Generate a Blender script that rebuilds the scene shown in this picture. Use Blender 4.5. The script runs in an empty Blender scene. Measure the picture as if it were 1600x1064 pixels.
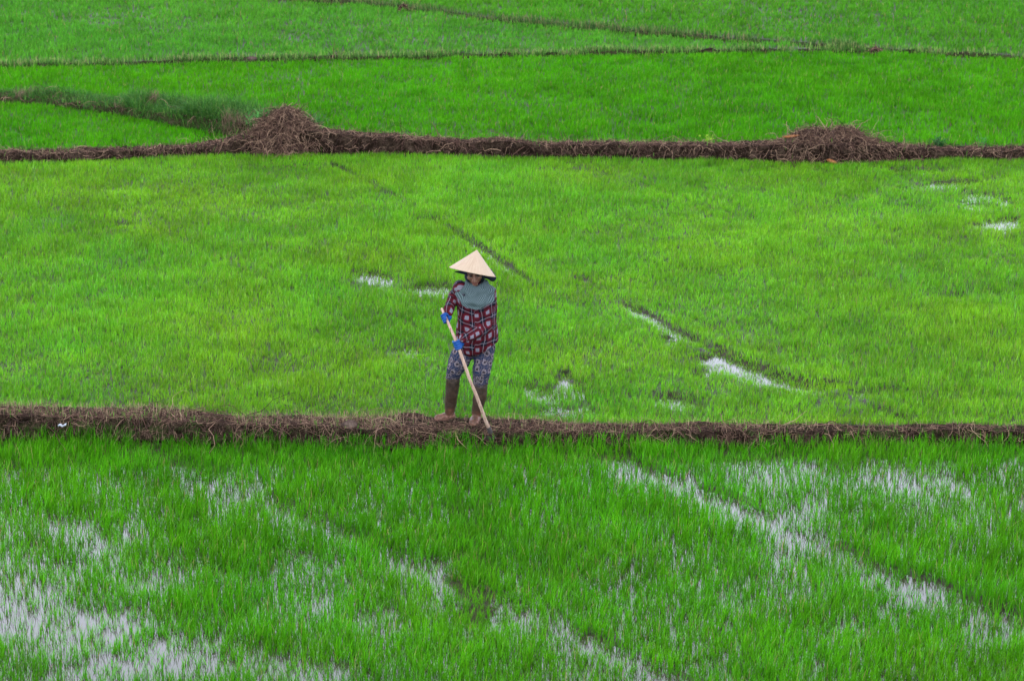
import bpy, bmesh, math, random
import numpy as np
from mathutils import Vector, Matrix
R = math.radians
random.seed(7)
RNG = np.random.default_rng(11)
S = bpy.context.scene
C = S.collection

# ------------------------------------------------------------------ camera
H = 8.08; PITCH = R(17); FPX = 4444.0
cam_d = bpy.data.cameras.new('camera'); cam = bpy.data.objects.new('camera', cam_d); C.objects.link(cam)
cam.location = (0, 0, H); cam.rotation_euler = (math.pi/2-PITCH, 0, 0)
cam_d.lens = 100.0; cam_d.sensor_width = 36; cam_d.clip_end = 6000; cam_d.clip_start = .1
cam_d.dof.use_dof = True; cam_d.dof.focus_distance = 24.4; cam_d.dof.aperture_fstop = 4.5
S.camera = cam
# ------------------------------------------------------------------ sky and sun (overcast day)
SUN_EL, SUN_AZ = R(62), R(200)          # azimuth measured clockwise from +Y
W = bpy.data.worlds.new('World'); S.world = W; W.use_nodes = True
nt = W.node_tree; bg = nt.nodes['Background']
sky = nt.nodes.new('ShaderNodeTexSky'); sky.sky_type = 'NISHITA'; sky.sun_disc = False
sky.sun_elevation = SUN_EL; sky.sun_rotation = SUN_AZ; sky.dust_density = 3.0; sky.air_density = 1.0
hs = nt.nodes.new('ShaderNodeHueSaturation'); hs.inputs['Saturation'].default_value = .42
nt.links.new(sky.outputs[0], hs.inputs['Color'])
# a broken layer of pale cloud over the sky
cl = nt.nodes.new('ShaderNodeTexNoise'); cl.inputs['Scale'].default_value = 2.2; cl.inputs['Detail'].default_value = 5
cr = nt.nodes.new('ShaderNodeValToRGB'); cr.color_ramp.elements[0].position = .3; cr.color_ramp.elements[0].color = (6.4, 7.0, 8.6, 1); cr.color_ramp.elements[1].position = .7; cr.color_ramp.elements[1].color = (9.6, 10.2, 11.8, 1)
cx = nt.nodes.new('ShaderNodeMix'); cx.data_type = 'RGBA'; cx.inputs[0].default_value = .8
tc = nt.nodes.new('ShaderNodeTexCoord'); nt.links.new(tc.outputs['Generated'], cl.inputs['Vector']); nt.links.new(cl.outputs[0], cr.inputs[0])
nt.links.new(hs.outputs[0], cx.inputs[6]); nt.links.new(cr.outputs[0], cx.inputs[7])
sx = nt.nodes.new('ShaderNodeSeparateXYZ'); nt.links.new(tc.outputs['Generated'], sx.inputs[0])
mr = nt.nodes.new('ShaderNodeMapRange'); mr.inputs[1].default_value = .35; mr.inputs[2].default_value = .8; mr.inputs[3].default_value = 3.3; mr.inputs[4].default_value = .95; nt.links.new(sx.outputs[2], mr.inputs[0])
vm = nt.nodes.new('ShaderNodeVectorMath'); vm.operation = 'SCALE'; nt.links.new(cx.outputs[2], vm.inputs[0]); nt.links.new(mr.outputs[0], vm.inputs['Scale']); nt.links.new(vm.outputs[0], bg.inputs['Color'])
bg.inputs['Strength'].default_value = .15
sd = bpy.data.lights.new('sun', 'SUN'); sd.energy = 1.0; sd.angle = R(28); sd.color = (1, .97, .92)
sun = bpy.data.objects.new('sun', sd); C.objects.link(sun)
_d = Vector((math.sin(SUN_AZ)*math.cos(SUN_EL), math.cos(SUN_AZ)*math.cos(SUN_EL), math.sin(SUN_EL)))
sun.rotation_euler = _d.to_track_quat('Z', 'Y').to_euler(); sun.location = (0, 0, 30)
S.view_settings.view_transform = 'Standard'; S.view_settings.look = 'None'
S.view_settings.exposure = 0.0; S.view_settings.gamma = 1
S.cycles.max_bounces = 6; S.cycles.diffuse_bounces = 3; S.cycles.glossy_bounces = 3
S.cycles.transmission_bounces = 4; S.cycles.transparent_max_bounces = 4

# ------------------------------------------------------------------ helpers
fw = np.array([0, math.cos(PITCH), -math.sin(PITCH)]); up = np.array([0, math.sin(PITCH), math.cos(PITCH)]); CAM = np.array([0, 0, H])
def ray(px, py): return fw*FPX + np.array([1., 0, 0])*(px-800) + up*(532-py)
def at(px, py, z=0.0):
    d = ray(px, py); return CAM + d*((z-H)/d[2])
def PW(px, py, y):
    d = ray(px, py); return CAM + d*(y/d[1])
def sstep(a, b, x):
    t = np.clip((x-a)/(b-a), 0, 1); return t*t*(3-2*t)
_TAB = RNG.random((16, 256, 256))
def vn(x, y, s, k=0):
    x = np.asarray(x)/s + 1000.3; y = np.asarray(y)/s + 777.7
    i = np.floor(x).astype(int); j = np.floor(y).astype(int); fx = x-i; fy = y-j
    fx = fx*fx*(3-2*fx); fy = fy*fy*(3-2*fy); T = _TAB[k % 16]
    a = T[i & 255, j & 255]; b = T[(i+1) & 255, j & 255]; c = T[i & 255, (j+1) & 255]; d = T[(i+1) & 255, (j+1) & 255]
    return (a*(1-fx)+b*fx)*(1-fy)+(c*(1-fx)+d*fx)*fy
def fbm(x, y, s, k=0, o=4, g=.5):
    r = 0; A = 0; a = 1
    for q in range(o):
        r = r + a*vn(x, y, s/2**q, k+q); A += a; a *= g
    return r/A - .5                     # about -.5 .. .5
def tag(o, label=None, cat=None, group=None, kind=None):
    for k, v in (('label', label), ('category', cat), ('group', group), ('kind', kind)):
        if v: o[k] = v
    return o
def link(name, me, mat=None, parent=None):
    o = bpy.data.objects.new(name, me); C.objects.link(o)
    if mat: me.materials.append(mat)
    if parent: o.parent = parent
    return o
def np_mesh(name, V, L, start, col=None, smooth=True):
    me = bpy.data.meshes.new(name); me.vertices.add(len(V)); me.vertices.foreach_set('co', np.ascontiguousarray(V, np.float32).ravel())
    me.loops.add(len(L)); me.loops.foreach_set('vertex_index', L.astype(np.int32))
    me.polygons.add(len(start)); me.polygons.foreach_set('loop_start', start.astype(np.int32))
    me.update(calc_edges=True)
    if smooth: me.polygons.foreach_set('use_smooth', np.ones(len(start), bool))
    if col is not None:
        a = me.attributes.new('col', 'FLOAT_COLOR', 'POINT'); a.data.foreach_set('color', np.ascontiguousarray(np.c_[col, np.ones(len(col))], np.float32).ravel())
    return me
def grid_mesh(name, P, smooth=True):
    """P: (nu, nv, 3)"""
    nu, nv = P.shape[:2]; idx = np.arange(nu*nv).reshape(nu, nv)
    q = np.stack([idx[:-1, :-1], idx[1:, :-1], idx[1:, 1:], idx[:-1, 1:]], -1).reshape(-1, 4)
    return np_mesh(name, P.reshape(-1, 3), q.ravel(), np.arange(len(q))*4, None, smooth)

def blades(P, L, Wd, yaw, bend, nseg, col):
    """leaf blades rooted at P, one ribbon each, tapering to a point"""
    n = len(P); t = np.linspace(0, 1, nseg+1)[None, :]
    dx, dy = np.cos(yaw)[:, None], np.sin(yaw)[:, None]; L_ = L[:, None]; b = bend[:, None]
    out = L_*b*t**1.7; hz = L_*t*(1-.42*b*t)
    w = Wd[:, None]*.5*np.clip(1-.9*t**2, .05, 1)*(.55+.45*np.minimum(1, t*3))
    SX = P[:, 0:1]+dx*out; SY = P[:, 1:2]+dy*out; SZ = P[:, 2:3]+hz
    tw = yaw[:, None]+math.pi/2+RNG.normal(0, .5, (n, 1)); cx, cy = np.cos(tw), np.sin(tw)
    A = np.stack([SX-cx*w, SY-cy*w, SZ], -1); B = np.stack([SX+cx*w, SY+cy*w, SZ], -1)
    nv = 2*nseg+1; V = np.empty((n, nv, 3), np.float32)
    V[:, 0:2*nseg:2] = A[:, :nseg]; V[:, 1:2*nseg:2] = B[:, :nseg]; V[:, -1] = np.stack([SX[:, -1], SY[:, -1], SZ[:, -1]], -1)
    pat = []; st = []
    for k in range(nseg-1): st.append(len(pat)); pat += [2*k, 2*k+1, 2*k+3, 2*k+2]
    st.append(len(pat)); pat += [2*nseg-2, 2*nseg-1, 2*nseg]
    Lp = (np.arange(n)[:, None]*nv+np.array(pat)[None]).ravel(); St = (np.arange(n)[:, None]*len(pat)+np.array(st)[None]).ravel()
    return V.reshape(-1, 3), Lp, St, np.repeat(col, nv, axis=0)
def blade_object(name, sets, mat, parent=None):
    Vs, Ls, Ss, Cs = [], [], [], []; vo = lo = 0
    for V, L, St, c in sets:
        Vs.append(V); Ls.append(L+vo); Ss.append(St+lo); Cs.append(c); vo += len(V); lo += len(L)
    return link(name, np_mesh(name, np.concatenate(Vs), np.concatenate(Ls), np.concatenate(Ss), np.concatenate(Cs)), mat, parent)
def strands(Pts, rad, col):
    """Pts (N,n,3) thin three-sided fibres"""
    N, n = Pts.shape[:2]
    T = np.gradient(Pts, axis=1); T /= np.linalg.norm(T, axis=2, keepdims=True)+1e-9
    ref = RNG.normal(size=(N, 1, 3)); A = np.cross(T, ref); A /= np.linalg.norm(A, axis=2, keepdims=True)+1e-9; B = np.cross(T, A)
    r = rad[:, None]*np.linspace(1, .35, n)[None, :]
    V = np.stack([Pts+(A*math.cos(a)+B*math.sin(a))*r[..., None] for a in (0, 2.094, 4.189)], 2)
    k = np.arange(n-1)[:, None]*3; j = np.arange(3)[None, :]; j2 = (j+1) % 3
    pat = np.stack([k+j, k+j2, k+3+j2, k+3+j], -1).ravel()
    L = (np.arange(N)[:, None]*(3*n)+pat[None]).ravel(); St = np.arange(N*(n-1)*3)*4
    return V.reshape(-1, 3), L, St, np.repeat(col, 3*n, axis=0)

# ------------------------------------------------------------------ materials
def mat(name, base=(.5, .5, .5), rough=.6, spec=.4):
    m = bpy.data.materials.new(name); m.use_nodes = True; b = m.node_tree.nodes['Principled BSDF']
    b.inputs['Base Color'].default_value = (*base, 1); b.inputs['Roughness'].default_value = rough; b.inputs['Specular IOR Level'].default_value = spec
    return m, m.node_tree, b
def N(nt, t, **kw):
    n = nt.nodes.new(t)
    for k, v in kw.items(): setattr(n, k, v)
    return n
def ramp(nt, fac, stops):
    r = N(nt, 'ShaderNodeValToRGB'); e = r.color_ramp.elements
    e[0].position, e[0].color = stops[0][0], (*stops[0][1], 1); e[1].position, e[1].color = stops[-1][0], (*stops[-1][1], 1)
    for p, c in stops[1:-1]: x = e.new(p); x.color = (*c, 1)
    nt.links.new(fac, r.inputs[0]); return r.outputs[0]
def M_(nt, op, a, b=None, c=None):
    n = N(nt, 'ShaderNodeMath', operation=op)
    for i, v in enumerate((a, b, c)):
        if v is None: continue
        if isinstance(v, (int, float)): n.inputs[i].default_value = v
        else: nt.links.new(v, n.inputs[i])
    return n.outputs[0]
def mixc(nt, f, a, b):
    n = N(nt, 'ShaderNodeMix', data_type='RGBA')
    for s, v in ((n.inputs[0], f), (n.inputs[6], a), (n.inputs[7], b)):
        if isinstance(v, (int, float)): s.default_value = v
        elif isinstance(v, tuple): s.default_value = (*v, 1)
        else: nt.links.new(v, s)
    return n.outputs[2]
def noise(nt, scale, detail=4, vec=None, rough=.6):
    n = N(nt, 'ShaderNodeTexNoise'); n.inputs['Scale'].default_value = scale; n.inputs['Detail'].default_value = detail; n.inputs['Roughness'].default_value = rough
    if vec is not None: nt.links.new(vec, n.inputs['Vector'])
    return n.outputs[0]
def objco(nt): return N(nt, 'ShaderNodeTexCoord').outputs['Object']
def bump(nt, h, b, strength=.5, dist=.01):
    n = N(nt, 'ShaderNodeBump'); n.inputs['Strength'].default_value = strength; n.inputs['Distance'].default_value = dist
    nt.links.new(h, n.inputs['Height']); nt.links.new(n.outputs[0], b.inputs['Normal'])

def leaf_mat(name, trans=.40, rough=.5, spec=.05):
    m, nt, b = mat(name, rough=rough, spec=spec)
    a = N(nt, 'ShaderNodeAttribute', attribute_name='col'); nt.links.new(a.outputs['Color'], b.inputs['Base Color'])
    t = N(nt, 'ShaderNodeBsdfTranslucent'); g = N(nt, 'ShaderNodeHueSaturation'); g.inputs['Value'].default_value = 1.25; g.inputs['Hue'].default_value = .49
    nt.links.new(a.outputs['Color'], g.inputs['Color']); nt.links.new(g.outputs[0], t.inputs['Color'])
    mx = N(nt, 'ShaderNodeMixShader'); mx.inputs[0].default_value = trans
    nt.links.new(b.outputs[0], mx.inputs[1]); nt.links.new(t.outputs[0], mx.inputs[2]); nt.links.new(mx.outputs[0], nt.nodes['Material Output'].inputs['Surface'])
    return m
M_RICE = leaf_mat('rice_leaf'); M_WEED = leaf_mat('weed_leaf', .3, .6, .06)
def fibre_mat():
    m, nt, b = mat('dry_fibre', rough=.85, spec=.15)
    a = N(nt, 'ShaderNodeAttribute', attribute_name='col'); nt.links.new(a.outputs['Color'], b.inputs['Base Color']); return m
M_FIB = fibre_mat()
def soil_mat(name, dark=(.004, .0022, .002), mid=(.015, .0095, .006), pale=(.085, .058, .040), moss=.0, scale=1.0):
    m, nt, b = mat(name, rough=1., spec=.04); co = objco(nt)
    n1 = noise(nt, 9*scale, 8, co, .7); n2 = noise(nt, 60*scale, 5, co, .7); s = M_(nt, 'ADD', M_(nt, 'MULTIPLY', n1, .55), M_(nt, 'MULTIPLY', n2, .45))
    col = ramp(nt, s, [(.36, dark), (.5, mid), (.66, pale)])
    if moss:
        f = ramp(nt, noise(nt, 5*scale, 5, co, .7), [(.5, (0, 0, 0)), (.64, (moss,)*3)]); col = mixc(nt, f, col, (.03, .06, .012))
    nt.links.new(col, b.inputs['Base Color']); bump(nt, s, b, .9, .03); return m
M_SOIL = soil_mat('bank_soil', moss=.5); M_SOIL2 = soil_mat('heap_soil'); M_SOIL3 = soil_mat('mossy_soil', (.006, .006, .003), (.022, .022, .009), (.08, .068, .04), moss=.8)

# ------------------------------------------------------------------ banks: lines of the raised earth walkways
LV_NEAR, LV_MID, LV_TRI, LV_FAR, LV_TOP = 0., .06, .12, .12, .14
class Bank:
    """earth bank; px = stations (pixel columns used to survey it), yb foot line, yt top edge line, w top width"""
    def __init__(s, px, yb, yt, w, z0, z1, slope=.09):
        px = np.array(px, float); w = np.interp(px, *w) if isinstance(w, tuple) else np.full(len(px), float(w))
        f = np.array([at(a, b, z0) for a, b in zip(px, yb)])
        yk = f[:, 1]+slope+w
        zt = np.array([PW(a, b, y)[2] for a, b, y in zip(px, yt, yk)])
        s.x = f[:, 0]; s.yf = f[:, 1]; s.w = w; s.h = np.maximum(zt, max(z0, z1)+.065); s.z0, s.z1, s.sl = z0, z1, slope
        # carry on past the frame
        for side in (0, -1):
            dx = -26 if side == 0 else 26; n = 1 if side == 0 else -2
            g = (s.yf[side]-s.yf[3 if side == 0 else -4])/(s.x[side]-s.x[3 if side == 0 else -4]); g = np.clip(g, -.5, .5)
            a = lambda arr, v: np.r_[v, arr] if side == 0 else np.r_[arr, v]
            nx, ny = s.x[side]+dx, s.yf[side]+g*dx
            s.x, s.yf, s.w, s.h = a(s.x, nx), a(s.yf, ny), a(s.w, s.w[side]), a(s.h, s.h[side])
    def F(s, x): return np.interp(x, s.x, s.yf)+.05*fbm(x, 0*np.asarray(x), .7, 3)
    def B(s, x): return s.F(x)+2*s.sl+np.interp(x, s.x, s.w)
    def surf(s, x, y):
        f = s.F(x); w = np.interp(x, s.x, s.w); h = np.interp(x, s.x, s.h); d = y-f
        h = h+.075*fbm(x, y, .45, 5, 3)+.028*fbm(x, y, .09, 7, 3)
        fr = s.z0-.05+(h-s.z0+.05)*np.clip(d/s.sl, 0, 1)**.7
        bk = np.where(d > s.sl+w, h-(h-s.z1+.05)*np.clip((d-s.sl-w)/s.sl, 0, 1), h)
        return np.minimum(fr, bk)
    def mesh(s, name, x0, x1, m, step=.02, ny=36, rough=1.):
        xs = np.arange(x0, x1, step); v = np.linspace(0, 1, ny)
        tot = s.w_at(xs)+2*s.sl; vv = np.where(v < .4, v*.5, .2+(v-.4)/.6*.8)
        X = np.repeat(xs[:, None], ny, 1); Y = s.F(xs)[:, None]+vv[None]*tot[:, None]; Z = s.surf(X, Y)
        P = np.stack([X+.02*fbm(Y*3, X, .1, 2), Y+rough*(.09*fbm(X, Z*2.2, .15, 9, 3)+.03*fbm(X, Z*2, .05, 4, 2)), Z], -1)
        return link(name, grid_mesh(name, P), m)
    def w_at(s, x): return np.interp(x, s.x, s.w)
FG = Bank([0, 100, 200, 300, 400, 500, 550, 600, 650, 700, 750, 800, 900, 1000, 1100, 1200, 1300, 1400, 1500, 1600],
          [696, 695, 697, 699, 700, 702, 703, 704, 704, 704, 704, 704, 704, 703, 703, 702, 701, 701, 700, 699],
          [632, 635, 640, 645, 648, 652, 653, 650, 644, 650, 655, 658, 662, 664, 668, 671, 673, 673, 669, 671],
          ([0, 500, 620, 760, 850, 1600], [.27, .27, .42, .38, .24, .16]), LV_NEAR, LV_MID)
MB = Bank([0, 50, 100, 150, 200, 250, 300, 350, 400, 450, 500, 560, 650, 800, 1000, 1150, 1250, 1300, 1350, 1400, 1500, 1600],
          [260, 259, 258, 256, 254, 251, 249, 247, 246, 246, 245, 246, 247, 251, 254, 257, 260, 262, 260, 256, 254, 255],
          [243, 243, 243, 237, 232, 228, 224, 217, 207, 200, 202, 208, 214, 218, 221, 222, 220, 219, 220, 226, 231, 232],
          .22, LV_MID, LV_FAR)
DG = Bank([-60, 0, 60, 120, 200, 260, 320, 360, 400],
          [168, 170, 172, 178, 190, 202, 215, 222, 226],
          [140, 144, 147, 150, 157, 160, 166, 172, 180], ([0, 200, 400], [.35, .6, .8]), LV_TRI, LV_FAR)
FB = Bank([0, 100, 200, 330, 500, 640, 700, 900, 1100, 1250, 1340, 1390, 1450, 1600],
          [115, 112, 110, 106, 102, 101, 99, 96, 93, 91, 90, 90, 94, 101],
          [106, 103, 101, 97, 94, 92, 91, 88, 85, 82, 81, 81, 87, 93], .16, LV_FAR, LV_TOP)
D2 = Bank([430, 480, 560, 630, 700, 800, 900, 1000, 1100, 1200, 1300, 1340],
          [7, 11, 15, 24, 32, 45, 55, 63, 70, 77, 84, 86],
          [-4, 0, 4, 13, 21, 33, 43, 51, 59, 67, 75, 79], .25, LV_TOP, LV_TOP)
# beyond its survey the second diagonal keeps its slope, and the first stops at the mound
XJ = at(395, 226, LV_TRI)[0]; XD2 = at(1345, 88, LV_TOP)[0]

def seg_dist(x, y, pts):
    d = np.full(np.shape(x), 1e9); sgn = np.zeros(np.shape(x))
    for a, b in zip(pts[:-1], pts[1:]):
        ab = b-a; t = np.clip(((x-a[0])*ab[0]+(y-a[1])*ab[1])/(ab@ab), 0, 1)
        ex = x-a[0]-t*ab[0]; ey = y-a[1]-t*ab[1]; q = np.hypot(ex, ey); k = q < d
        sgn = np.where(k, np.sign(ab[0]*ey-ab[1]*ex), sgn); d = np.minimum(d, q)
    return d, sgn
def line(z, *pp): return [at(a, b, z)[:2] for a, b in pp]
FURROW = [   # (points, half width m, strength) trodden rows without seedlings
 (line(0, (250, 712), (300, 742), (400, 785), (520, 840), (640, 885), (770, 948), (900, 1005), (1060, 1080), (1200, 1150)), .18, .9),
 (line(0, (930, 700), (1010, 750), (1130, 792), (1260, 852), (1400, 915), (1600, 985), (1800, 1060)), .23, 1.0),
 (line(0, (-120, 800), (40, 850), (200, 940), (330, 1000), (480, 1070)), .25, .35),
 (line(0, (1420, 720), (1600, 800), (1750, 860)), .15, .3),
 (line(.06, (60, 290), (150, 325), (260, 372), (370, 425), (480, 475), (560, 520)), .09, .35),
 (line(.06, (520, 262), (575, 292), (640, 330), (700, 362), (750, 395), (850, 460)), .09, .72),
 (line(.06, (880, 258), (980, 290), (1080, 322), (1180, 350)), .09, .4),
 (line(.06, (900, 440), (980, 480), (1050, 520), (1130, 560), (1210, 592), (1290, 622), (1420, 662)), .12, .72),
 (line(.06, (620, 500), (760, 578), (900, 635), (960, 660)), .11, .45),
 (line(.06, (1180, 300), (1350, 370), (1500, 440), (1650, 500)), .10, .3),
 (line(.06, (-60, 500), (90, 570), (240, 635)), .12, .3),
 (line(.06, (1115, 566), (1170, 590), (1255, 612)), .30, .95),
 (line(LV_TOP, (730, 52), (790, 42), (850, 37)), .12, .6),
]
BLOB = [     # px, py, rx, ry, strength, level
 (90, 832, 150, 22, .85, 0), (40, 930, 110, 45, 1, 0), (130, 980, 170, 30, 1, 0), (250, 1045, 170, 24, .95, 0), (430, 1045, 100, 26, .8, 0), (10, 880, 60, 20, .6, 0),
 (262, 908, 60, 16, .85, 0), (335, 885, 60, 14, .6, 0), (160, 862, 50, 22, .7, 0), (655, 880, 60, 16, .95, 0), (605, 990, 45, 30, .7, 0), (800, 960, 90, 20, .7, 0), (900, 1020, 50, 12, .5, 0),
 (1020, 750, 80, 20, .95, 0), (1130, 788, 60, 12, .7, 0), (1220, 822, 60, 12, .7, 0), (1430, 748, 110, 28, .8, 0), (1365, 735, 20, 16, .8, 0), (1230, 745, 120, 26, .7, 0), (930, 717, 75, 5, 1, 0), (1150, 722, 90, 12, .5, 0),
 (1430, 910, 60, 18, .9, 0), (1550, 968, 80, 16, .9, 0), (350, 770, 80, 18, .75, 0), (460, 815, 50, 14, .5, 0), (1560, 735, 60, 14, .5, 0), (210, 800, 20, 24, .4, 0), (700, 800, 60, 12, .25, 0), (1420, 1000, 40, 14, .4, 0),
 (592, 440, 34, 9, .7, .06), (665, 452, 40, 12, .85, .06), (610, 455, 50, 12, .5, .06), (1110, 575, 30, 10, .6, .06), (1560, 355, 60, 10, .8, .06), (1540, 320, 60, 6, .6, .06), (1370, 268, 150, 3, .8, .06), (1150, 266, 70, 3.5, .8, .06),
 (885, 628, 75, 12, .6, .06), (1075, 632, 45, 13, .75, .06), (908, 608, 10, 14, .8, .06), (1310, 612, 60, 10, .6, .06), (1050, 545, 22, 10, .7, .06), (640, 545, 45, 9, .55, .06), (1480, 292, 100, 6, .6, .06), (670, 348, 40, 6, .6, .06),
 (205, 352, 16, 7, .6, .06), (1500, 462, 60, 8, .45, .06), (1550, 410, 60, 8, .4, .06), (1300, 395, 60, 8, .4, .06), (500, 268, 60, 3, .6, .06), (870, 268, 70, 3, .5, .06), (370, 420, 60, 5, .4, .06), (160, 640, 90, 5, .4, .06), (1390, 625, 90, 10, .5, .06), (1110, 520, 30, 8, .4, .06), (760, 620, 40, 8, .4, .06),
]
BLOBW = []
for (px, py, rx, ry, st, lv) in BLOB:
    c = at(px, py, lv); e = at(px+rx, py, lv); f = at(px, py-ry, lv); BLOBW.append((c[0], c[1], abs(e[0]-c[0])+.02, abs(f[1]-c[1])+.05, st))
def sparse(x, y):
    """0 = full stand of rice, 1 = open"""
    m = np.where(y < FG.F(x), .5*sstep(.04, .30, fbm(x, y*.6, 1.3, 6, 3)), .25*sstep(.1, .35, fbm(x, y, .9, 6, 3))); wx = x+.5*fbm(x, y, .7, 1, 4, .6); wy = y+1.1*fbm(x, y, .7, 4, 4, .6)
    for cx, cy, rx, ry, st in BLOBW:
        r = np.sqrt(((wx-cx)/rx)**2+((wy-cy)/ry)**2); m = np.maximum(m, st*(1-sstep(.45, 1.35, r)))
    fx = x+.12*fbm(x, y, 1., 2, 3); fy = y+.12*fbm(x, y, 1., 6, 3)
    for pts, hw, st in FURROW:
        d, _ = seg_dist(fx, fy, pts); k = st*np.clip(.85+1.5*fbm(x, y, 1.1, 8, 2), 0.1, 1.1); m = np.maximum(m, k*(1-sstep(hw*.2, hw*1.1, d)))
    m = m*sstep(.04, .30, np.abs(y-FG.F(x)+.0))*sstep(.1, .5, MB.F(x)-y+9*(y > MB.F(x)))
    return np.clip(m, 0, 1)

# ------------------------------------------------------------------ ground: one sheet out to the horizon
def level(x, y):
    z = np.zeros(np.shape(x))
    z = z+(LV_MID-LV_NEAR)*sstep(-.02, .02, y-FG.F(x)-.2); z = z+(LV_FAR-LV_MID)*sstep(-.02, .02, y-MB.F(x)-.2); z = z+(LV_TOP-LV_FAR)*sstep(-.02, .02, y-FB.F(x)-.15)
    return z
def mudz(x, y):
    s = sparse(x, y); z = level(x, y)+np.where(y < FG.F(x), -.010, np.where(y < MB.F(x), .020, .045))+.035*fbm(x, y, .5, 10, 4)+.02*fbm(x, y, 3., 12, 2)-np.where(y < FG.F(x), .026*sstep(.2, .6, s), .048*sstep(.22, .8, s+.3*fbm(x, y, .2, 9, 2)))
    fx = x+.12*fbm(x, y, 1., 2, 3); fy = y+.12*fbm(x, y, 1., 6, 3)
    for pts, hw, st in FURROW:        # earth pushed up along the far side
        d, sg = seg_dist(fx, fy, pts); dd = d*sg
        z = z+.026*st*st*np.exp(-((dd-hw*1.15)/(hw*.45))**2)
    return z
xf = np.arange(-12, 12.01, .06); xs = np.r_[-4000, -900, -200, -60, -25, xf, 25, 60, 200, 900, 4000]
yf = np.arange(14.5, 47.5, .06); ys = np.r_[-4000, -900, -200, -40, 0, 8, 12, yf, 50, 55, 62, 75, 100, 160, 300, 900, 5000]
GX, GY = np.meshgrid(xs, ys, indexing='ij'); GZ = mudz(GX, GY)
far = (np.abs(GX) > 13) | (GY > 48) | (GY < 14); GZ = np.where(far, level(GX, GY)-.01+np.where(GY > 60, .06, 0), GZ)
def ground_mat():
    m, nt, b = mat('paddy_mud', rough=.8, spec=.15); co = objco(nt)
    c = ramp(nt, noise(nt, 7, 8, co, .7), [(.3, (.010, .010, .005)), (.55, (.032, .027, .015)), (.8, (.085, .066, .045))])
    sp = N(nt, 'ShaderNodeSeparateXYZ'); nt.links.new(co, sp.inputs[0])
    f1 = ramp(nt, M_(nt, 'DIVIDE', sp.outputs[1], 100), [(.54, (0, 0, 0)), (.57, (1, 1, 1))])
    ax = M_(nt, 'ABSOLUTE', sp.outputs[0]); f2 = ramp(nt, M_(nt, 'DIVIDE', ax, 100), [(.125, (0, 0, 0)), (.14, (1, 1, 1))])
    g = ramp(nt, noise(nt, 1.2, 8, co, .75), [(.3, (.03, .13, .008)), (.7, (.06, .21, .018))])
    f = M_(nt, 'MAXIMUM', f1, f2); nt.links.new(mixc(nt, f, c, g), b.inputs['Base Color'])
    nt.links.new(M_(nt, 'ADD', .5, M_(nt, 'MULTIPLY', f, .4)), b.inputs['Roughness'])
    bump(nt, noise(nt, 30, 6, co, .7), b, .6, .01); return m
ground = link('ground', grid_mesh('ground', np.stack([GX, GY, GZ], -1)), ground_mat()); tag(ground, kind='structure')

def water_mat():
    m, nt, b = mat('paddy_water', (.04, .034, .024), .02, .5); b.inputs['IOR'].default_value = 1.42
    mp = N(nt, 'ShaderNodeMapping'); mp.inputs['Scale'].default_value = (1, .7, 1); nt.links.new(objco(nt), mp.inputs[0])
    bump(nt, noise(nt, 9, 4, mp.outputs[0], .6), b, .07, .012); return m
M_WATER = water_mat()
def water(name, z, lo, hi, x0, x1, label):
    xs = np.arange(x0, x1, .25); P = np.stack([np.stack([xs, lo(xs), 0*xs+z], -1), np.stack([xs, hi(xs), 0*xs+z], -1)], 1)
    return tag(link(name, grid_mesh(name, P, False), M_WATER), label, kind='structure')
water('water', LV_NEAR, lambda x: 0*x+13, lambda x: FG.F(x)+.05, -11, 11, 'shallow water in the nearest paddy')
water('water', LV_MID, lambda x: FG.B(x)-.05, lambda x: MB.F(x)+.05, -11, 11, 'shallow water in the middle paddy behind the farmer')
water('water', LV_FAR, lambda x: MB.B(x)-.05, lambda x: FB.F(x)+.05, -11.5, 11.5, 'shallow water in the paddy behind the second bank')

# ------------------------------------------------------------------ earth banks (kept as terrain)
tag(FG.mesh('earth_path', -7.5, 7.5, M_SOIL, .014, 48), 'root strewn mud bank under the farmer\'s boots', kind='structure')
tag(MB.mesh('earth_path', -9.5, 9.5, M_SOIL2, .02, 36), 'dark mud bank running through the two root heaps', kind='structure')
tag(DG.mesh('earth_path', -9.8, XJ+.5, M_SOIL3, .025, 36), 'weedy bank running off beside the tall root heap', kind='structure')
tag(FB.mesh('earth_path', -11, 11, M_SOIL3, .03, 24), 'thin broken mud bank beyond the second paddy', kind='structure')
tag(D2.mesh('earth_path', -4.5, XD2, M_SOIL3, .03, 24), 'low grassy bank slanting across the farthest rice', kind='structure')

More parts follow.
